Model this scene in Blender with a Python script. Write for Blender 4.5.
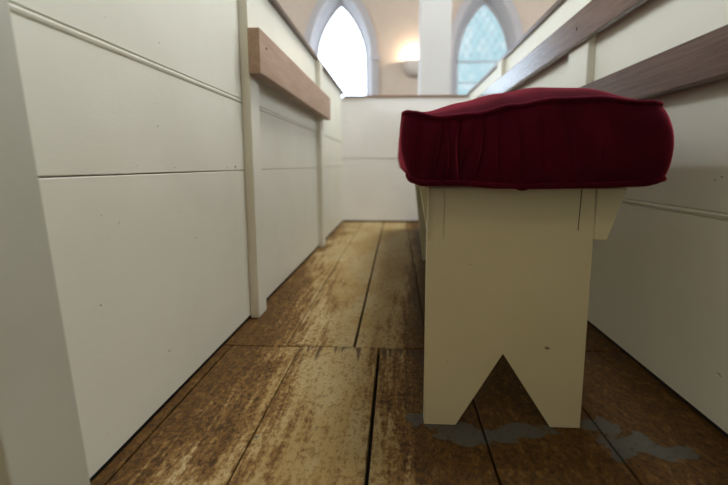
import bpy, bmesh, math, random
from mathutils import Vector, Matrix, noise
random.seed(7)
S = bpy.context.scene
for o in list(bpy.data.objects): bpy.data.objects.remove(o)
COL = S.collection

# ------------------------------------------------------------------ camera
FPX = 400.0
cam = bpy.data.cameras.new('camera'); co = bpy.data.objects.new('camera', cam); COL.objects.link(co)
cam.sensor_width = 36; cam.lens = FPX / 728 * 36
cam.shift_x = -17 / 728; cam.shift_y = -27.5 / 728
cam.clip_start = 0.02
co.location = (0, 0, 0.455)
co.rotation_euler = (math.radians(90) - math.atan(0.125), 0, math.radians(2.3))
cam.dof.use_dof = True; cam.dof.focus_distance = 0.74; cam.dof.aperture_fstop = 2.5
S.camera = co

# ------------------------------------------------------------------ world, light, exposure
w = bpy.data.worlds.new('world'); S.world = w; w.use_nodes = True
bg = w.node_tree.nodes['Background']
bg.inputs[0].default_value = (0.80, 0.90, 1.0, 1); bg.inputs[1].default_value = 5.0
S.view_settings.view_transform = 'Standard'; S.view_settings.look = 'None'
S.view_settings.gamma = 1; S.view_settings.exposure = 0.25
S.view_settings.use_curve_mapping = False

def area(name, loc, target, sx, sy, power, color):
    l = bpy.data.lights.new(name, 'AREA'); l.shape = 'RECTANGLE'; l.size = sx; l.size_y = sy
    l.energy = power; l.color = color
    o = bpy.data.objects.new(name, l); COL.objects.link(o); o.location = loc
    o.rotation_euler = (Vector(target) - Vector(loc)).to_track_quat('-Z', 'Y').to_euler()
    return o
# added fill lights, just inside the glass of the unseen, made-up side windows
for y, pl, pr in ((-2.4, 72, 4), (1.2, 165, 55), (4.8, 75, 95)):
    area('fill_left', (-5.7, y, 3.1), (-4.7, y, 2.9), 1.1, 2.8, pl, (0.90, 0.95, 1.0))
    area('fill_right', (5.7, y, 3.1), (4.7, y, 2.9), 1.1, 2.8, pr, (0.90, 0.95, 1.0))
# added overhead fill light, near white, high up ahead of the camera
area('hall_fill', (1.4, 1.9, 5.6), (0.4, 2.0, 0), 1.8, 1.8, 245, (0.97, 0.98, 1.0))
# added warm fill light, high up behind the camera
area('hall_fill', (0.0, -3.2, 5.4), (0.0, -1.5, 0), 1.2, 1.2, 34, (1.0, 0.72, 0.42))

# ------------------------------------------------------------------ material helpers
def mat(name):
    m = bpy.data.materials.new(name); m.use_nodes = True
    nt = m.node_tree; b = nt.nodes['Principled BSDF']
    return m, nt, b
def N(nt, t, **kw):
    n = nt.nodes.new(t)
    for k, v in kw.items():
        if hasattr(n, k) and k not in ('Scale',): setattr(n, k, v)
    return n
def L(nt, a, b): nt.links.new(a, b)
def mapping(nt, scale=(1, 1, 1), rot=(0, 0, 0), loc=(0, 0, 0)):
    g = N(nt, 'ShaderNodeNewGeometry'); mp = N(nt, 'ShaderNodeMapping')
    mp.inputs['Scale'].default_value = scale; mp.inputs['Rotation'].default_value = rot; mp.inputs['Location'].default_value = loc
    L(nt, g.outputs['Position'], mp.inputs['Vector']); return mp.outputs[0]
def noise_n(nt, vec, scale, detail=4, rough=0.55, dist=0.0):
    n = N(nt, 'ShaderNodeTexNoise'); n.inputs['Scale'].default_value = scale; n.inputs['Detail'].default_value = detail
    n.inputs['Roughness'].default_value = rough; n.inputs['Distortion'].default_value = dist
    L(nt, vec, n.inputs['Vector']); return n.outputs[0]
def ramp(nt, fac, stops):
    r = N(nt, 'ShaderNodeValToRGB'); L(nt, fac, r.inputs[0]); e = r.color_ramp.elements
    while len(e) < len(stops): e.new(0.5)
    for k, (p, c) in enumerate(stops):
        e[k].position = p; e[k].color = c if len(c) == 4 else (*c, 1)
    return r.outputs[0]
def bw(nt, fac, a, b):
    m = N(nt, 'ShaderNodeMapRange'); m.inputs[1].default_value = a; m.inputs[2].default_value = b
    m.interpolation_type = 'SMOOTHSTEP'
    L(nt, fac, m.inputs[0]); return m.outputs[0]
def mx(nt, fac, a, b):
    m = N(nt, 'ShaderNodeMix', data_type='RGBA')
    if isinstance(fac, (int, float)): m.inputs[0].default_value = fac
    else: L(nt, fac, m.inputs[0])
    for i, v in ((6, a), (7, b)):
        if isinstance(v, tuple): m.inputs[i].default_value = (*v, 1)
        else: L(nt, v, m.inputs[i])
    return m.outputs[2]
def math_n(nt, op, a, b=None, c=None, clamp=False):
    m = N(nt, 'ShaderNodeMath', operation=op); m.use_clamp = clamp
    for i, v in enumerate((a, b, c)):
        if v is None: continue
        if isinstance(v, (int, float)): m.inputs[i].default_value = v
        else: L(nt, v, m.inputs[i])
    return m.outputs[0]
def bump(nt, b, h, strength=0.3, dist=0.002):
    n = N(nt, 'ShaderNodeBump'); n.inputs['Strength'].default_value = strength; n.inputs['Distance'].default_value = dist
    L(nt, h, n.inputs['Height']); L(nt, n.outputs[0], b.inputs['Normal'])

def paint(name, c1, c2, rough=0.42, chips=True, brush=(1, 6, 22)):
    m, nt, b = mat(name)
    v = mapping(nt, brush); big = noise_n(nt, mapping(nt, (1, 1, 1)), 5, 3)
    col = mx(nt, bw(nt, big, 0.35, 0.65), c1, c2)
    if chips:
        ch = noise_n(nt, mapping(nt, (1, 1, 1.6)), 34, 5, 0.62)
        col = mx(nt, bw(nt, ch, 0.715, 0.73), col, (0.10, 0.085, 0.06))
    L(nt, col, b.inputs['Base Color'])
    b.inputs['Roughness'].default_value = rough
    br = noise_n(nt, v, 9, 4, 0.6)
    bump(nt, b, br, 0.22, 0.0009)
    return m
M_cream = paint('cream_paint', (0.71, 0.695, 0.585), (0.68, 0.665, 0.555))
M_bench = paint('bench_paint', (0.505, 0.465, 0.305), (0.475, 0.44, 0.285), 0.38, True, (20, 20, 3))
M_column = paint('column_paint', (0.53, 0.53, 0.50), (0.52, 0.52, 0.49), 0.5, False)
M_plaster = paint('peach_plaster', (0.52, 0.425, 0.335), (0.50, 0.405, 0.32), 0.85, False, (3, 3, 3))
M_stone = paint('grey_stone_paint', (0.42, 0.395, 0.395), (0.40, 0.375, 0.38), 0.7, False, (3, 3, 3))
M_ceil = paint('ceiling_plaster', (0.72, 0.68, 0.60), (0.70, 0.66, 0.58), 0.8, False, (3, 3, 3))

def wood(name, dark, light, stretch, rough=0.4, gs=1.0, groove=0.3):
    m, nt, b = mat(name)
    v = mapping(nt, stretch)
    g = noise_n(nt, v, 6 * gs, 6, 0.62, 0.6); f = noise_n(nt, v, 22 * gs, 3, 0.5)
    c = mx(nt, bw(nt, g, 0.32, 0.68), dark, light)
    c = mx(nt, math_n(nt, 'MULTIPLY', bw(nt, f, 0.45, 0.7), 0.45), c, dark)
    L(nt, c, b.inputs['Base Color']); b.inputs['Roughness'].default_value = rough
    bump(nt, b, math_n(nt, 'ADD', g, f), groove, 0.002)
    return m
M_rail_l = wood('light_oak', (0.31, 0.195, 0.125), (0.39, 0.265, 0.18), (9, 0.9, 9), 0.5, 1.0, 0.15)
M_rail_r = wood('grey_oak', (0.075, 0.042, 0.030), (0.155, 0.098, 0.073), (30, 0.8, 34), 0.36, 1.2, 0.6)
M_rail_u = wood('smooth_grey_oak', (0.095, 0.057, 0.045), (0.155, 0.102, 0.08), (12, 0.6, 12), 0.20, 1.2, 0.12)
M_cap = wood('dark_cap_wood', (0.055, 0.028, 0.016), (0.10, 0.052, 0.03), (9, 0.9, 9), 0.3)
M_cap_b = wood('brown_cap_wood', (0.17, 0.085, 0.035), (0.26, 0.14, 0.06), (0.9, 9, 9), 0.4)

m, nt, b = mat('dark_void'); b.inputs['Base Color'].default_value = (0.012, 0.009, 0.007, 1); b.inputs['Roughness'].default_value = 1; M_void = m
m, nt, b = mat('nail_iron'); b.inputs['Base Color'].default_value = (0.03, 0.025, 0.022, 1); b.inputs['Roughness'].default_value = 0.6; M_nail = m

# velvet
def velvet(name, c1, c2):
    m, nt, b = mat(name)
    n1 = noise_n(nt, mapping(nt), 14, 4, 0.6)
    L(nt, mx(nt, bw(nt, n1, 0.35, 0.65), c1, c2), b.inputs['Base Color'])
    b.inputs['Roughness'].default_value = 0.95; b.inputs['Specular IOR Level'].default_value = 0.08
    b.inputs['Sheen Weight'].default_value = 0.75; b.inputs['Sheen Roughness'].default_value = 0.35
    b.inputs['Sheen Tint'].default_value = (0.80, 0.08, 0.15, 1)
    n2 = noise_n(nt, mapping(nt), 1100, 2, 0.5); bump(nt, b, n2, 0.25, 0.0006)
    return m
M_velvet = velvet('crimson_velvet', (0.036, 0.001, 0.005), (0.054, 0.0012, 0.0075))
M_pipe = velvet('crimson_piping', (0.036, 0.001, 0.005), (0.054, 0.0012, 0.0075))

# glass
def glass(name, tint, rough_noise):
    m = bpy.data.materials.new(name); m.use_nodes = True; nt = m.node_tree
    for n in list(nt.nodes): nt.nodes.remove(n)
    out = N(nt, 'ShaderNodeOutputMaterial'); tr = N(nt, 'ShaderNodeBsdfTransparent'); gl = N(nt, 'ShaderNodeBsdfGlossy')
    mixs = N(nt, 'ShaderNodeMixShader'); mixs.inputs[0].default_value = 0.04
    gl.inputs['Roughness'].default_value = 0.1
    if rough_noise:
        n1 = noise_n(nt, mapping(nt), 6.0, 3, 0.6, 0.5)
        L(nt, mx(nt, bw(nt, n1, 0.40, 0.72), tint, (0.41, 0.42, 0.41)), tr.inputs[0])
    else: tr.inputs[0].default_value = (*tint, 1)
    L(nt, tr.outputs[0], mixs.inputs[1]); L(nt, gl.outputs[0], mixs.inputs[2]); L(nt, mixs.outputs[0], out.inputs[0])
    return m
M_glass1 = glass('clear_window_glass', (0.93, 0.97, 1.0), False)
M_glass2 = glass('pale_blue_leaded_glass', (0.33, 0.385, 0.385), True)
m, nt, b = mat('lead_came'); b.inputs['Base Color'].default_value = (0.42, 0.47, 0.50, 1); b.inputs['Roughness'].default_value = 0.5; M_lead = m
m, nt, b = mat('sconce_plaster'); b.inputs['Base Color'].default_value = (0.62, 0.54, 0.46, 1); b.inputs['Roughness'].default_value = 0.7; M_sconce = m
m, nt, b = mat('lamp_bulb'); b.inputs['Emission Color'].default_value = (1, 0.85, 0.68, 1); b.inputs['Emission Strength'].default_value = 12; M_bulb = m

# worn painted floorboards
def floor_mat():
    m, nt, b = mat('worn_painted_boards')
    g = N(nt, 'ShaderNodeNewGeometry'); sep = N(nt, 'ShaderNodeSeparateXYZ'); L(nt, g.outputs['Position'], sep.inputs[0])
    x, y = sep.outputs[0], sep.outputs[1]
    big = noise_n(nt, mapping(nt, (1, 0.45, 1)), 7, 4, 0.6, 0.4)
    streak = noise_n(nt, mapping(nt, (9, 0.9, 1)), 7, 5, 0.65, 0.3)
    fine = noise_n(nt, mapping(nt, (1.4, 0.9, 1)), 85, 8, 0.78)
    speck = noise_n(nt, mapping(nt, (1.2, 0.9, 1)), 120, 3, 0.6)
    # how much ochre paint is left: most in the middle of the aisle
    cx_ = math_n(nt, 'SUBTRACT', x, -0.12)
    mid = math_n(nt, 'SUBTRACT', 1.0, math_n(nt, 'ABSOLUTE', math_n(nt, 'MULTIPLY', cx_, 3.4)))
    far = math_n(nt, 'MULTIPLY', bw(nt, y, 0.7, 2.2), 0.35)
    right = math_n(nt, 'MULTIPLY', bw(nt, x, 0.0, 0.16), -0.42)
    isl = math_n(nt, 'MULTIPLY', g.outputs['Random Per Island'], 0.22)
    t = math_n(nt, 'ADD', math_n(nt, 'SUBTRACT', math_n(nt, 'MULTIPLY', math_n(nt, 'MAXIMUM', mid, -0.7), 0.62), 0.40), far)
    t = math_n(nt, 'ADD', t, right); t = math_n(nt, 'ADD', t, isl)
    s = math_n(nt, 'ADD', math_n(nt, 'MULTIPLY', big, 0.75), math_n(nt, 'MULTIPLY', streak, 0.8))
    s = math_n(nt, 'ADD', s, math_n(nt, 'MULTIPLY', fine, 1.05))
    keep = math_n(nt, 'ADD', s, t)
    k = bw(nt, keep, 1.14, 1.62)
    ochre = mx(nt, bw(nt, big, 0.4, 0.62), (0.285, 0.195, 0.070), (0.335, 0.26, 0.125))
    brown = mx(nt, bw(nt, fine, 0.4, 0.6), (0.032, 0.016, 0.004), (0.092, 0.043, 0.007))
    rust = mx(nt, bw(nt, speck, 0.4, 0.6), (0.125, 0.062, 0.014), (0.19, 0.105, 0.028))
    c = mx(nt, bw(nt, k, 0.0, 0.5), brown, rust)
    c = mx(nt, bw(nt, k, 0.40, 0.92), c, ochre)
    fl = bw(nt, noise_n(nt, mapping(nt, (1.3, 0.7, 1), loc=(5, 2, 0)), 48, 6, 0.75), 0.53, 0.60)
    c = mx(nt, math_n(nt, 'MULTIPLY', fl, 0.62), c, rust)
    c = mx(nt, math_n(nt, 'MULTIPLY', bw(nt, speck, 0.56, 0.66), 0.6), c, (0.10, 0.045, 0.012))
    # gouged board ends at the cross joint
    gx = noise_n(nt, mapping(nt, (1, 0.06, 1)), 48, 2, 0.5, 0.5)
    ylen = math_n(nt, 'MULTIPLY', math_n(nt, 'SUBTRACT', y, 0.85), 10.0)
    inside = math_n(nt, 'LESS_THAN', y, 0.956)
    gm = math_n(nt, 'MULTIPLY', bw(nt, math_n(nt, 'ADD', gx, math_n(nt, 'MULTIPLY', ylen, 0.16)), 0.61, 0.68), inside)
    gm = math_n(nt, 'MULTIPLY', gm, bw(nt, x, -0.26, -0.22))
    gm = math_n(nt, 'MULTIPLY', gm, bw(nt, y, 0.865, 0.905))
    c = mx(nt, math_n(nt, 'MULTIPLY', gm, 0.8), c, (0.045, 0.022, 0.011))
    # blue grey undercoat patches
    dv = N(nt, 'ShaderNodeTexNoise'); dv.inputs['Scale'].default_value = 22; dv.inputs['Detail'].default_value = 4; L(nt, g.outputs['Position'], dv.inputs['Vector'])
    off = N(nt, 'ShaderNodeVectorMath', operation='SUBTRACT'); L(nt, dv.outputs[1], off.inputs[0]); off.inputs[1].default_value = (0.5, 0.5, 0.5)
    scl = N(nt, 'ShaderNodeVectorMath', operation='SCALE'); L(nt, off.outputs[0], scl.inputs[0]); scl.inputs['Scale'].default_value = 0.085
    pos = N(nt, 'ShaderNodeVectorMath', operation='ADD'); L(nt, g.outputs['Position'], pos.inputs[0]); L(nt, scl.outputs[0], pos.inputs[1])
    patch = None
    for (px, py, rx, ry) in ((0.055, 0.668, 0.035, 0.016), (0.11, 0.638, 0.055, 0.020), (0.165, 0.628, 0.03, 0.016), (0.215, 0.652, 0.055, 0.018), (0.345, 0.672, 0.035, 0.022), (0.385, 0.625, 0.042, 0.024), (0.435, 0.607, 0.032, 0.014), (0.36, 0.60, 0.02, 0.012)):
        d = N(nt, 'ShaderNodeVectorMath', operation='SUBTRACT'); L(nt, pos.outputs[0], d.inputs[0]); d.inputs[1].default_value = (px, py, 0)
        q = N(nt, 'ShaderNodeVectorMath', operation='MULTIPLY'); L(nt, d.outputs[0], q.inputs[0]); q.inputs[1].default_value = (1 / rx, 1 / ry, 0)
        ln = N(nt, 'ShaderNodeVectorMath', operation='LENGTH'); L(nt, q.outputs[0], ln.inputs[0])
        mk = bw(nt, ln.outputs['Value'], 1.12, 0.95)
        patch = mk if patch is None else math_n(nt, 'MAXIMUM', patch, mk)
    spots = bw(nt, noise_n(nt, mapping(nt, (1, 1, 1), loc=(3, 1, 0)), 24, 3, 0.5), 0.735, 0.75)
    patch = math_n(nt, 'MAXIMUM', patch, spots)
    patch = math_n(nt, 'MULTIPLY', patch, bw(nt, fine, 0.36, 0.44))
    c = mx(nt, math_n(nt, 'MULTIPLY', patch, 0.85), c, (0.075, 0.080, 0.070))
    L(nt, c, b.inputs['Base Color'])
    L(nt, math_n(nt, 'ADD', 0.46, math_n(nt, 'MULTIPLY', fine, 0.25)), b.inputs['Roughness'])
    b.inputs['Specular IOR Level'].default_value = 0.18
    h = math_n(nt, 'ADD', math_n(nt, 'MULTIPLY', k, 0.25), math_n(nt, 'ADD', math_n(nt, 'MULTIPLY', streak, 0.5), math_n(nt, 'MULTIPLY', fine, 0.5)))
    h = math_n(nt, 'SUBTRACT', h, math_n(nt, 'MULTIPLY', gm, 1.2))
    bump(nt, b, h, 0.6, 0.003)
    return m
M_floor = floor_mat()

# ------------------------------------------------------------------ mesh helpers
def link(name, bm, m, parent=None, smooth=False, kind=None):
    me = bpy.data.meshes.new(name); bmesh.ops.recalc_face_normals(bm, faces=bm.faces[:]); bm.to_mesh(me); bm.free()
    me.materials.append(m); o = bpy.data.objects.new(name, me); COL.objects.link(o)
    if smooth:
        for p in me.polygons: p.use_smooth = True
    if parent is not None: o.parent = parent
    if kind: o['kind'] = kind
    return o
def rel(bm, origin):
    bmesh.ops.translate(bm, verts=bm.verts[:], vec=-Vector(origin)); return bm
def box(bm, a, b_, bev=0.0, seg=2):
    r = bmesh.ops.create_cube(bm, size=1)['verts']
    a, b_ = Vector(a), Vector(b_); c = (a + b_) / 2; d = b_ - a
    for v in r: v.co = Vector((v.co.x * d.x, v.co.y * d.y, v.co.z * d.z)) + c
    if bev:
        es = {e for v in r for e in v.link_edges}
        bmesh.ops.bevel(bm, geom=list(es), offset=bev, segments=seg, affect='EDGES', profile=0.6)
    return bm
def BOX(a, b_, bev=0.0): return box(bmesh.new(), a, b_, bev)
def thing(name, label, cat, loc, group=None):
    o = bpy.data.objects.new(name, None); COL.objects.link(o); o.location = loc; o.empty_display_size = 0.05
    tag(o, label, cat, group); return o
def tag(o, label, cat, group=None):
    o['label'] = label; o['category'] = cat
    if group: o['group'] = group
    return o
def prism(bm, pts, axis, a, b_):
    """polygon pts extruded along an axis from a to b_"""
    def mk(p, t):
        if axis == 'y': return (p[0], t, p[1])
        if axis == 'x': return (t, p[0], p[1])
        return (p[0], p[1], t)
    A = [bm.verts.new(mk(p, a)) for p in pts]; B = [bm.verts.new(mk(p, b_)) for p in pts]
    bm.faces.new(A); bm.faces.new(B[::-1]); n = len(pts)
    for i in range(n): bm.faces.new((A[i], A[(i + 1) % n], B[(i + 1) % n], B[i]))
    return bm

XL, XR, YB = -0.436, 0.553, 3.19
ZL, ZR, ZB = 1.024, 1.012, 0.99

# ------------------------------------------------------------------ floor
def floor():
    bm = bmesh.new()
    def row(xs, y0, y1):
        for i in range(len(xs) - 1):
            a, c = xs[i], xs[i + 1]
            ga = 0.0032 if abs(a + 0.0425) < .001 or abs(a + .106) < .001 else 0.0016
            gc = 0.0032 if abs(c + 0.0425) < .001 or abs(c + .106) < .001 else 0.0016
            dz = random.uniform(-0.0012, 0.0012)
            box(bm, (a + ga, y0, -0.022), (c - gc, y1, dz), 0.003, 3)
    row([-0.70, -0.4185, -0.2425, -0.0425, 0.151, 0.353, 0.56, 0.80], -1.2, 0.9535)
    row([-0.70, -0.47, -0.279, -0.106, 0.08, 0.27, 0.46, 0.80], 0.9578, 3.6)
    return link('floor', bm, M_floor, kind='structure')
floor()
link('floor', BOX((-6, -5, -0.06), (6, 8.3, -0.024)), M_void, kind='structure')

# ------------------------------------------------------------------ pew walls (profile with beaded board joints, extruded)
def wall_profile(z0, z1, beads, cracks, cw=1.0):
    """(depth, z) of the visible face; depth grows into the board"""
    f = []
    f.append((0.0, z0))
    ev = sorted([(z, 'b') for z in beads] + [(z, 'c') for z in cracks])
    for z, k in ev:
        if k == 'b':
            f += [(0, z - 0.0085), (0.004, z - 0.007), (0.004, z - 0.0055), (-0.0002, z - 0.0035), (-0.001, z), (-0.0002, z + 0.0025), (0.003, z + 0.004), (0.003, z + 0.005), (0, z + 0.0065)]
        else:
            f += [(0, z - 0.0022 * cw), (0.0010, z - 0.0012 * cw), (0.012, z - 0.001 * cw), (0.012, z + 0.0008 * cw), (0.0010, z + 0.001 * cw), (0, z + 0.0018 * cw)]
    f.append((0.0, z1))
    return f
def pew_wall(name, plane, sgn, a, b_, z0, z1, beads, cracks, axis, cw=1.0):
    prof = wall_profile(z0, z1, beads, cracks, cw)
    bm = bmesh.new()
    pts = [(plane + sgn * d, z) for d, z in prof] + [(plane + sgn * 0.03, z1), (plane + sgn * 0.03, z0)]
    # extrude in slices so that the groove edges wander a little
    n = 60; rings = []
    for i in range(n + 1):
        t = a + (b_ - a) * i / n; ring = []
        for j, (d, z) in enumerate(pts):
            jz = 0.0007 * noise.noise(Vector((t * 9, j * 0.4, plane * 5))) if 0 < j < len(prof) - 1 else 0
            co_ = (d, t, z + jz) if axis == 'y' else (t, d, z + jz)
            ring.append(bm.verts.new(co_))
        rings.append(ring)
    for i in range(n):
        for j in range(len(pts)):
            k = (j + 1) % len(pts)
            bm.faces.new((rings[i][j], rings[i][k], rings[i + 1][k], rings[i + 1][j]))
    bm.faces.new(rings[0]); bm.faces.new(rings[-1][::-1])
    return link(name, bm, M_cream, kind='structure')
pew_wall('wall_left', XL, -1, -0.9, YB, 0.011, ZL - 0.02, [0.633], [0.440], 'y')
pew_wall('wall_right', XR, 1, -0.9, YB, 0.010, ZR - 0.02, [0.369], [], 'y')
pew_wall('wall_back', YB, 1, XL, XR, 0.012, ZB - 0.015, [], [0.502], 'x', 3.2).data.materials[0] = paint('white_paint', (0.80, 0.80, 0.775), (0.77, 0.77, 0.745))
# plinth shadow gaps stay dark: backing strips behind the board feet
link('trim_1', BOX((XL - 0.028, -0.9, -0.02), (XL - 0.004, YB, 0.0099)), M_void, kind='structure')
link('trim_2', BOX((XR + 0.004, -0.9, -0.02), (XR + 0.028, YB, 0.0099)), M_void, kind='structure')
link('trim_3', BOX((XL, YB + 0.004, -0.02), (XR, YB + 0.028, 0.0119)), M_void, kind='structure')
# caps on the walls
link('trim_4', BOX((XL - 0.036, -0.9, ZL - 0.02), (XL + 0.016, YB + 0.036, ZL), 0.004), M_cap, kind='structure')
link('trim_5', BOX((XR - 0.012, -0.9, ZR - 0.02), (XR + 0.042, YB + 0.036, ZR), 0.004), M_cap, kind='structure')
link('trim_6', BOX((XL + 0.0165, YB - 0.01, ZB - 0.015), (XR - 0.0125, YB + 0.036, ZB), 0.004), M_cap_b, kind='structure')
# posts on the left wall
def post(name, x0, x1, y0, y1, z0, z1, lean=0.0):
    bm = bmesh.new(); box(bm, (x0, y0, z0), (x1, y1, z1), 0.0025)
    if lean:
        for v in bm.verts: v.co.y -= lean * (v.co.z - z0)
    return link(name, bm, M_cream, kind='structure')
PT = 0.026
M_stile = paint('dark_cream_paint', (0.45, 0.45, 0.37), (0.425, 0.425, 0.345))  # darker cream tone for the foremost left post
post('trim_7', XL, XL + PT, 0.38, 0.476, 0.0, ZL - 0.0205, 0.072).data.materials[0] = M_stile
post('trim_8', XL, XL + PT, 1.135, 1.205, 0.0, ZL - 0.0205)
post('trim_9', XL, XL + PT, 2.18, 2.26, 0.0, ZL - 0.0205)
# posts on the right wall
post('trim_10', XR - 0.022, XR, 1.19, 1.32, 0.0, ZR - 0.0205)
post('trim_11', XR - 0.022, XR, 2.15, 2.24, 0.0, ZR - 0.0205)
post('trim_12', XR - 0.022, XR, 0.20, 0.28, 0.0, ZR - 0.0205)

# ------------------------------------------------------------------ rails
def rail(x0, x1, y0, y1, z0, z1, m, name, label, group=None, nails=(), side=1, bev=0.003):
    root = thing(name, label, 'rail', (x0, y0, z0), group)
    link('board', rel(BOX((x0, y0, z0), (x1, y1, z1), bev), root.location), m, root)
    for (ny, nz) in nails:
        bm = bmesh.new()
        bmesh.ops.create_cone(bm, cap_ends=True, segments=12, radius1=0.0035, radius2=0.003, depth=0.004,
            matrix=Matrix.Translation((x0 if side > 0 else x1, ny, nz)) @ Matrix.Rotation(math.pi / 2, 4, 'Y'))
        link('nail', rel(bm, root.location), M_nail, root)
    return root
rail(XL + PT, XL + PT + 0.034, 1.125, 2.29, 0.706, 0.826, M_rail_l, 'wooden_rail',
     'thick light brown oak rail fixed to the left white panelling', nails=((1.18, 0.785),), side=-1)
rail(XR - 0.022 - 0.024, XR - 0.022, 0.15, 2.9, 0.594, 0.671, M_rail_r, 'wooden_rail',
     'lower grey brown back rail on the right panelling, just above the cushion', nails=((0.60, 0.63),))
rail(XR - 0.022 - 0.020, XR - 0.022, 0.15, 3.1, 0.800, 0.888, M_rail_u, 'wooden_rail',
     'upper grey brown rail on the right panelling with one dark nail hole', nails=((1.224, 0.842),))

# ------------------------------------------------------------------ bench
YL = 0.658
bench = thing('bench', 'cream painted plank bench with notched board legs under the red cushion', 'bench', (0.19, YL, 0))
def B(name, bm, m=M_bench, sm=False): return link(name, rel(bm, bench.location), m, bench, sm)
def board(pts, y0, y1, bev=0.0012):
    bm = prism(bmesh.new(), pts, 'y', y0, y1)
    bmesh.ops.recalc_face_normals(bm, faces=bm.faces[:])
    bmesh.ops.bevel(bm, geom=bm.edges[:], offset=bev, segments=2, affect='EDGES'); return bm
# near leg: triangular notch at the foot, housing for the front rail at the top left
B('leg', board([(0.0496, 0.0005), (0.105, 0.0005), (0.1827, 0.134), (0.2688, 0.0005), (0.3201, 0.0005), (0.3214, 0.331), (0.3205, 0.418),
                (0.0785, 0.418), (0.0785, 0.331), (0.0537, 0.331), (0.0537, 0.418), (0.0506, 0.418)], YL, YL + 0.024, 0.0009))
B('leg', board([(0.126, 0.0005), (0.165, 0.0005), (0.215, 0.128), (0.29, 0.0005), (0.325, 0.0005), (0.32, 0.418), (0.078, 0.418)], 1.89, 1.914))
B('seat', BOX((0.044, YL + 0.007, 0.4182), (0.395, 2.75, 0.438), 0.003))
# rails under the seat, let into the legs, and the slant-ended cleat
B('rail_end', BOX((0.0539, YL + 0.004, 0.3312), (0.0783, YL + 0.024, 0.4178)))
B('front_rail', BOX((0.130, YL + 0.0245, 0.3318), (0.152, 1.8895, 0.4178), 0.001))
B('back_rail', BOX((0.296, YL + 0.0245, 0.3318), (0.317, 1.8895, 0.4178), 0.001))
B('cleat', board([(0.3218, 0.333), (0.3433, 0.333), (0.3703, 0.4178), (0.3218, 0.4178)], YL + 0.0003, YL + 0.022))
B('cleat', board([(0.0535, 0.333), (0.056, 0.330), (0.060, 0.4178), (0.0388, 0.4178)], YL + 0.0245, YL + 0.042, 0.0005))
# open joint seen at the top right of the near leg
B('joint_gap', board([(0.2952, 0.349), (0.2962, 0.349), (0.2986, 0.4175), (0.2972, 0.4175)], YL - 0.0006, YL + 0.001, 0.0001), M_void)

# ------------------------------------------------------------------ cushion
CY0, CY1 = 0.62, 2.62
cush = thing('seat_cushion', 'crimson velvet box cushion with piped edges lying on the bench', 'cushion', (0.21, 1.6, 0.438))
P = lambda px, d=CY0: (px - 397) / 400 * d + 0.0
def interp(tab, u):
    for i in range(len(tab) - 1):
        if u <= tab[i + 1][0]:
            a, c = tab[i], tab[i + 1]; t = (u - a[0]) / (c[0] - a[0]); t = t * t * (3 - 2 * t)
            return a[1] + (c[1] - a[1]) * t
    return tab[-1][1]
Zp = lambda py: 0.533 - (py - 113) * 0.0015
TOP = [(0, Zp(113)), (0.13, Zp(119)), (0.27, Zp(116)), (0.42, Zp(108)), (0.58, Zp(102)), (0.75, Zp(101)), (0.9, Zp(105)), (1, Zp(106))]
BOT = [(0, Zp(181.5)), (0.05, Zp(185)), (0.2, Zp(185)), (0.35, Zp(187.5)), (0.45, Zp(188)), (0.7, Zp(187)), (0.9, Zp(185)), (1, Zp(180))]
XT0, XT1 = 0.0125, 0.3935; XB0, XB1 = 0.021, 0.406
def top_z(u, y):
    near = max(0, 1 - (y - CY0) / 0.5)
    base = interp(TOP, u); return base * near + 0.548 * (1 - near)
def bot_z(u, y):
    near = 1.0 if y < CY0 + 0.01 else max(0, 1 - (y - CY0 - 0.01) / 0.03)
    return interp(BOT, u) * near + 0.4415 * (1 - near)
def pleat(u, v):
    """soft gathers on the near face, strongest towards the left"""
    s = 0
    for (c, wd, a, sl) in ((0.055, .016, .004, .02), (0.125, .013, .0065, .05), (0.165, .010, .006, .03), (0.205, .012, .0085, .02), (0.245, .012, .004, .06), (0.29, .010, .006, .05), (0.36, .014, .004, .03), (0.43, .012, .003, -.02), (0.52, .015, .0025, .02), (0.61, .014, .002, -.02), (0.74, .02, .002, .0)):
        x = u - c - sl * (v - 0.6) * 1.2 - 0.006 * math.sin(v * 5 + c * 40)
        s += 2.3 * a * math.exp(-abs(x / (wd * 0.85)) ** 1.3)
    return s * (0.35 + 0.65 * math.sin(math.pi * min(1, max(0, v * 0.9 + 0.12))))
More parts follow.
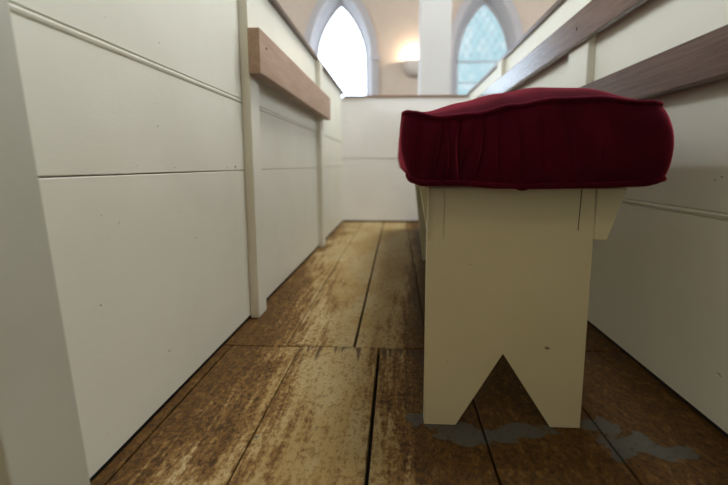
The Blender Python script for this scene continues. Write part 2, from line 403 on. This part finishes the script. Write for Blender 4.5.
def cushion_body():
    bm = bmesh.new(); R = 0.022          # vertical corner rounding
    # plan loop parameter: list of (u along width, y, outward normal)
    def loop(z_t):  # returns list of (u, y, nx, ny) around the rounded rectangle in plan, u in 0..1
        pts = []; n_front = 300; n_side = 60; nc = 7
        W = XT1 - XT0; ru = R / W
        for i in range(n_front + 1):
            u = ru + (1 - 2 * ru) * i / n_front; pts.append((u, CY0, 0, -1))
        for i in range(1, nc):
            a = -math.pi / 2 + (math.pi / 2) * i / nc; pts.append((1 - ru + ru * math.cos(a), CY0 + R + R * math.sin(a), math.cos(a), math.sin(a)))
        for i in range(n_side + 1):
            t = i / n_side; pts.append((1, CY0 + R + (CY1 - CY0 - 2 * R) * t ** 1.5, 1, 0))
        for i in range(1, nc):
            a = (math.pi / 2) * i / nc; pts.append((1 - ru + ru * math.cos(a), CY1 - R + R * math.sin(a), math.cos(a), math.sin(a)))
        for i in range(n_front + 1):
            u = 1 - ru - (1 - 2 * ru) * i / n_front; pts.append((u, CY1, 0, 1))
        for i in range(1, nc):
            a = math.pi / 2 + (math.pi / 2) * i / nc; pts.append((ru + ru * math.cos(a), CY1 - R + R * math.sin(a), math.cos(a), math.sin(a)))
        for i in range(n_side + 1):
            t = 1 - i / n_side; pts.append((0, CY0 + R + (CY1 - CY0 - 2 * R) * t ** 1.5, -1, 0))
        for i in range(1, nc):
            a = math.pi + (math.pi / 2) * i / nc; pts.append((ru + ru * math.cos(a), CY0 + R + R * math.sin(a), math.cos(a), math.sin(a)))
        return pts
    lp = loop(0); NV = 26; rings = []
    for k in range(NV + 1):
        v = k / NV; ring = []
        for (u, y, nx, ny) in lp:
            x0 = XB0 + (XT0 - XB0) * v; x1 = XB1 + (XT1 - XB1) * v
            zt, zb = top_z(u, y), bot_z(u, y)
            bul = 0.0125 * (max(0, math.sin(math.pi * v)) ** 0.6) * (1 + 0.55 * max(0, nx))
            if ny < 0: pl = pleat(u, v) * (-ny) * math.sin(math.pi * v) ** 0.35
            else: pl = 0.0015 * (0.5 + 0.5 * math.sin(y * 60)) * math.sin(math.pi * v) if abs(nx) > .9 else 0
            if 1e-6 > math.sin(math.pi * v): pl = 0
            wob = 0.0025 * noise.noise(Vector((u * 9, y * 7, v * 2)))
            o_ = bul - pl + wob
            ring.append(bm.verts.new((x0 + (x1 - x0) * u + nx * o_, y + ny * o_, zb + (zt - zb) * v)))
        rings.append(ring)
    n = len(lp)
    for k in range(NV):
        for i in range(n): bm.faces.new((rings[k][i], rings[k][(i + 1) % n], rings[k + 1][(i + 1) % n], rings[k + 1][i]))
    # top: shrink loop towards the centre line, doming up
    cxu, W = 0.5, XT1 - XT0
    prev = rings[-1]
    NT = 16
    for k in range(1, NT + 1):
        s = k / NT; ring = []
        inset = s * 0.5
        for (u, y, nx, ny) in lp:
            uu = 0.5 + (u - 0.5) * (1 - s * 0.999)
            yc = min(max(y, CY0 + 0.22), CY1 - 0.22)
            yy = y + (yc - y) * s
            dist = s
            h = interp(((0, 0), (1, 1)), 0) if False else 0
            dome_u = (1 - abs(2 * uu - 1) ** 2.6)
            e = min(1, (yy - CY0) / 0.20, (CY1 - yy) / 0.20); e = max(0, e)
            dome_y = math.sqrt(max(0, 1 - (1 - e) ** 2.2))
            ht = 0.042 * dome_u ** 0.7 * dome_y * (0.86 + 0.14 * math.cos((uu - 0.6) * 3))
            z = top_z(uu, yy) * 1 + ht + 0.0018 * noise.noise(Vector((uu * 6, yy * 8, 3)))
            ring.append(bm.verts.new((XT0 + W * uu, yy, z)))
        for i in range(n): bm.faces.new((prev[i], prev[(i + 1) % n], ring[(i + 1) % n], ring[i]))
        prev = ring
    bmesh.ops.holes_fill(bm, edges=[e for e in bm.edges if e.is_boundary and e.verts[0] in set(prev)], sides=0)
    # bottom
    bz = [bm.verts.new((0.21 + (v.co.x - 0.21) * 0.9, min(max(v.co.y, CY0 + 0.05), CY1 - 0.05), 0.4405)) for v in rings[0]]
    for i in range(n): bm.faces.new((rings[0][(i + 1) % n], rings[0][i], bz[i], bz[(i + 1) % n]))
    bmesh.ops.holes_fill(bm, edges=[e for e in bm.edges if e.is_boundary], sides=0)
    return bm, lp
cbm, lp = cushion_body()
body = link('cover', rel(cbm, cush.location), M_velvet, cush, True)
def tube(path, r, seg=8, closed=True):
    bm = bmesh.new(); n = len(path); rings = []
    for i, p in enumerate(path):
        t = (Vector(path[(i + 1) % n]) - Vector(path[i - 1])).normalized()
        s_ = t.cross(Vector((0, 0, 1))).normalized(); u_ = s_.cross(t)
        rr = r * (1 + 0.12 * math.sin(i * 1.7))
        rings.append([bm.verts.new(Vector(p) + rr * (math.cos(a) * s_ + math.sin(a) * u_)) for a in [2 * math.pi * j / seg for j in range(seg)]])
    for i in range(n):
        for j in range(seg): bm.faces.new((rings[i][j], rings[i][(j + 1) % seg], rings[(i + 1) % n][(j + 1) % seg], rings[(i + 1) % n][j]))
    return bm
tp = [(XT0 + (XT1 - XT0) * u + nx * 0.002, y + ny * 0.002, top_z(u, y) + 0.001) for (u, y, nx, ny) in lp]
bp = [(XB0 + (XB1 - XB0) * u + nx * 0.003, y + ny * 0.003, max(bot_z(u, y) + 0.002, 0.4) ) for (u, y, nx, ny) in lp]
link('top_piping', rel(tube(tp, 0.0042), cush.location), M_pipe, cush, True)
link('bottom_piping', rel(tube(bp, 0.0044), cush.location), M_pipe, cush, True)
# small fold of cloth hanging under the near edge
bm = bmesh.new(); bmesh.ops.create_uvsphere(bm, u_segments=16, v_segments=10, radius=1)
for v in bm.verts: v.co = Vector((0.191 + v.co.x * 0.011, CY0 - 0.001 + v.co.y * 0.006, Zp(187.5) + v.co.z * 0.0055))
link('cloth_fold', rel(bm, cush.location), M_pipe, cush, True)

# ------------------------------------------------------------------ church beyond the pew
YF = 8.0
def arch(x0, x1, z0, zs, za, n=14):
    """outline of a pointed arch, counter-clockwise from the lower left"""
    pts = [(x0, z0), (x1, z0)]
    c = (x0 + x1) / 2; hw = (x1 - x0) / 2; hh = za - zs
    R = (hw * hw + hh * hh) / (2 * hw)
    a1 = math.asin(min(1, hh / R))
    for i in range(n + 1): a = a1 * i / n; pts.append((x1 - R + R * math.cos(a), zs + R * math.sin(a)))
    for i in range(n - 1, -1, -1): a = a1 * i / n; pts.append((x0 + R - R * math.cos(a), zs + R * math.sin(a)))
    return pts
WX = ((-1.61, -0.60), (1.15, 2.175)); Z0, ZS, ZA = (1.0, 1.0), (2.46, 2.46), (3.58, 3.59)
def filled(name, outlines, y, ext, m, parent=None, kind=None, bev=0):
    cu = bpy.data.curves.new(name, 'CURVE'); cu.dimensions = '2D'; cu.fill_mode = 'BOTH'; cu.extrude = ext
    for pts in outlines:
        sp = cu.splines.new('POLY'); sp.points.add(len(pts) - 1); sp.use_cyclic_u = True
        for p, q in zip(sp.points, pts): p.co = (q[0], q[1], 0, 1)
    t = bpy.data.objects.new('tmp', cu); COL.objects.link(t)
    bpy.context.view_layer.update()
    me = bpy.data.meshes.new_from_object(t.evaluated_get(bpy.context.evaluated_depsgraph_get()))
    bpy.data.objects.remove(t)
    me.transform(Matrix.Rotation(math.pi / 2, 4, 'X')); me.transform(Matrix.Translation((0, y, 0)))
    me.name = name; me.materials.clear(); me.materials.append(m)
    o = bpy.data.objects.new(name, me); COL.objects.link(o)
    if parent: o.parent = parent
    if kind: o['kind'] = kind
    return o
outer = [arch(WX[i][0] - 0.10, WX[i][1] + 0.10, Z0[i] - 0.08, ZS[i], ZA[i] + 0.20) for i in (0, 1)]
inner = [arch(WX[i][0], WX[i][1], Z0[i], ZS[i], ZA[i]) for i in (0, 1)]
hood = [arch(WX[i][0] - 0.23, WX[i][1] + 0.23, Z0[i] - 0.25, ZS[i], ZA[i] + 0.40) for i in (0, 1)]
filled('wall_far', [[(-6, -0.03), (6, -0.03), (6, 6), (-6, 6)]] + outer, YF + 0.1, 0.1, M_plaster, kind='structure')
for i in (0, 1):
    # splayed reveal
    bm = bmesh.new(); A = [bm.verts.new((p[0], YF, p[1])) for p in outer[i]]; Bv = [bm.verts.new((p[0], YF + 0.2, p[1])) for p in inner[i]]
    n = len(A)
    for k in range(n): bm.faces.new((A[k], A[(k + 1) % n], Bv[(k + 1) % n], Bv[k]))
    w_ = link('window_%d' % (i + 1), bm, M_stone, kind='structure')
    filled('surround', [hood[i], outer[i]], YF - 0.02, 0.0199, M_stone, w_)
    fr = filled('window_frame', [inner[i], arch(WX[i][0] + 0.03, WX[i][1] - 0.03, Z0[i] + 0.03, ZS[i], ZA[i] - 0.06)], YF + 0.215, 0.015, M_stone, w_)
    filled('pane', [inner[i]], YF + 0.235, 0.002, (M_glass1, M_glass2)[i], w_)
    # imposts
    for sx in (WX[i][0] - 0.27, WX[i][1] + 0.08):
        link('impost', BOX((sx, YF - 0.075, ZS[i] - 0.02), (sx + 0.19, YF - 0.0405, ZS[i] + 0.07), 0.01), M_stone, w_)
    # leading
    bm = bmesh.new()
    x0, x1 = WX[i]; c = (x0 + x1) / 2; hw = (x1 - x0) / 2
    def halfw(z):
        if z < ZS[i]: return hw
        hh = ZA[i] - ZS[i]; R = (hw * hw + hh * hh) / (2 * hw)
        return max(0, math.sqrt(max(0, R * R - (z - ZS[i]) ** 2)) - (R - hw))
    hb = (0.005, 0.02)[i]; box(bm, (x0 + .01, YF + 0.2, ZS[i] - hb), (x1 - .01, YF + 0.23, ZS[i] + hb))
    if i == 1:
        for zz in (1.3, 1.55, 1.8, 2.05): box(bm, (x0 + .01, YF + 0.205, zz), (x1 - .01, YF + 0.225, zz + 0.022))
        st = 0.16
        for sgn in (1, -1):
            for q in range(-14, 26):
                # diagonal line clipped to the light
                prevp = None
                for t in range(60):
                    z = ZS[i] + 0.04 + t * 0.022; xx = c + sgn * (z - ZS[i]) * 0.62 + (q - 5) * st
                    ok = z < ZA[i] and abs(xx - c) < halfw(z) - 0.02
                    if ok and prevp is not None:
                        a_, b2 = Vector((prevp[0], YF + 0.215, prevp[1])), Vector((xx, YF + 0.215, z))
                        vs = [bm.verts.new(a_ + Vector((-.0035, 0, 0))), bm.verts.new(a_ + Vector((.0035, 0, 0))), bm.verts.new(b2 + Vector((.0035, 0, 0))), bm.verts.new(b2 + Vector((-.0035, 0, 0)))]
                        bm.faces.new(vs)
                    prevp = (xx, z) if ok else None
    link('leading', bm, M_lead, w_)
# hall shell
def shell(name, a, b_, m): return link(name, BOX(a, b_), m, kind='structure')
# side walls; unseen windows added to carry the fill lights; piers, sills, heads joined
for nm, xx, s in (('wall_left', -6.0, -1), ('wall_right', 6.0, 1)):
    bm = bmesh.new(); xa, xb = sorted((xx, xx + s * 0.2)); ys = [-5.0]
    for y in (-2.4, 1.2, 4.8): ys += [y - 0.6, y + 0.6]
    ys.append(8.0)
    for k in range(0, len(ys), 2): box(bm, (xa, ys[k], -0.03), (xb, ys[k + 1], 6))
    for y in (-2.4, 1.2, 4.8):
        box(bm, (xa, y - 0.6, -0.03), (xb, y + 0.6, 1.6)); box(bm, (xa, y - 0.6, 4.6), (xb, y + 0.6, 6))
    link(nm, bm, M_plaster, kind='structure')
    for k, y in enumerate((-2.4, 1.2, 4.8)):
        wo = link('window_%d' % (3 + k + (3 if s > 0 else 0)), BOX((xx + s * 0.1, y - 0.6, 1.6), (xx + s * 0.104, y + 0.6, 4.6)), M_glass1, kind='structure')
shell('wall_front', (-6, -5.2, -0.03), (6, -5.0, 6), M_plaster)
shell('ceiling', (-6.2, -5.2, 6.0), (6.2, 8.2, 6.2), M_ceil)

# column
cl = BOX((0.2176, 4.1, -0.024), (0.5195, 4.4, 6.0), 0.012)
tag(link('column', cl, M_column), 'square white painted column rising beyond the pew, between the two pointed windows', 'column')

# sconce
sx_, sz_ = 0.33, 2.43
sc = thing('wall_sconce', 'lit half-bowl plaster sconce on the peach wall beside the white column', 'wall lamp', (sx_, YF, sz_))
bm = bmesh.new(); rings = []
for k in range(13):
    t = k / 12; r = 0.235 * math.sin(t * math.pi / 2) ** 0.8 + 0.012; z = -0.30 + 0.30 * t ** 1.6
    rings.append([bm.verts.new((r * math.cos(a), -r * 0.8 * math.sin(a) - 0.001, z)) for a in [math.pi * j / 20 for j in range(21)]])
for k in range(12):
    for j in range(20): bm.faces.new((rings[k][j], rings[k][j + 1], rings[k + 1][j + 1], rings[k + 1][j]))
bo = link('bowl', bm, M_sconce, sc, True)
sd = bo.modifiers.new('solid', 'SOLIDIFY'); sd.thickness = 0.012
bm = bmesh.new(); bmesh.ops.create_uvsphere(bm, u_segments=16, v_segments=10, radius=0.035, matrix=Matrix.Translation((0, -0.10, -0.04)))
link('bulb', bm, M_bulb, sc, True)
l = bpy.data.lights.new('sconce_light', 'POINT'); l.energy = 26; l.color = (1.0, 0.80, 0.62); l.shadow_soft_size = 0.04
lo = bpy.data.objects.new('sconce_light', l); COL.objects.link(lo); lo.location = (sx_, YF - 0.11, sz_ + 0.03)
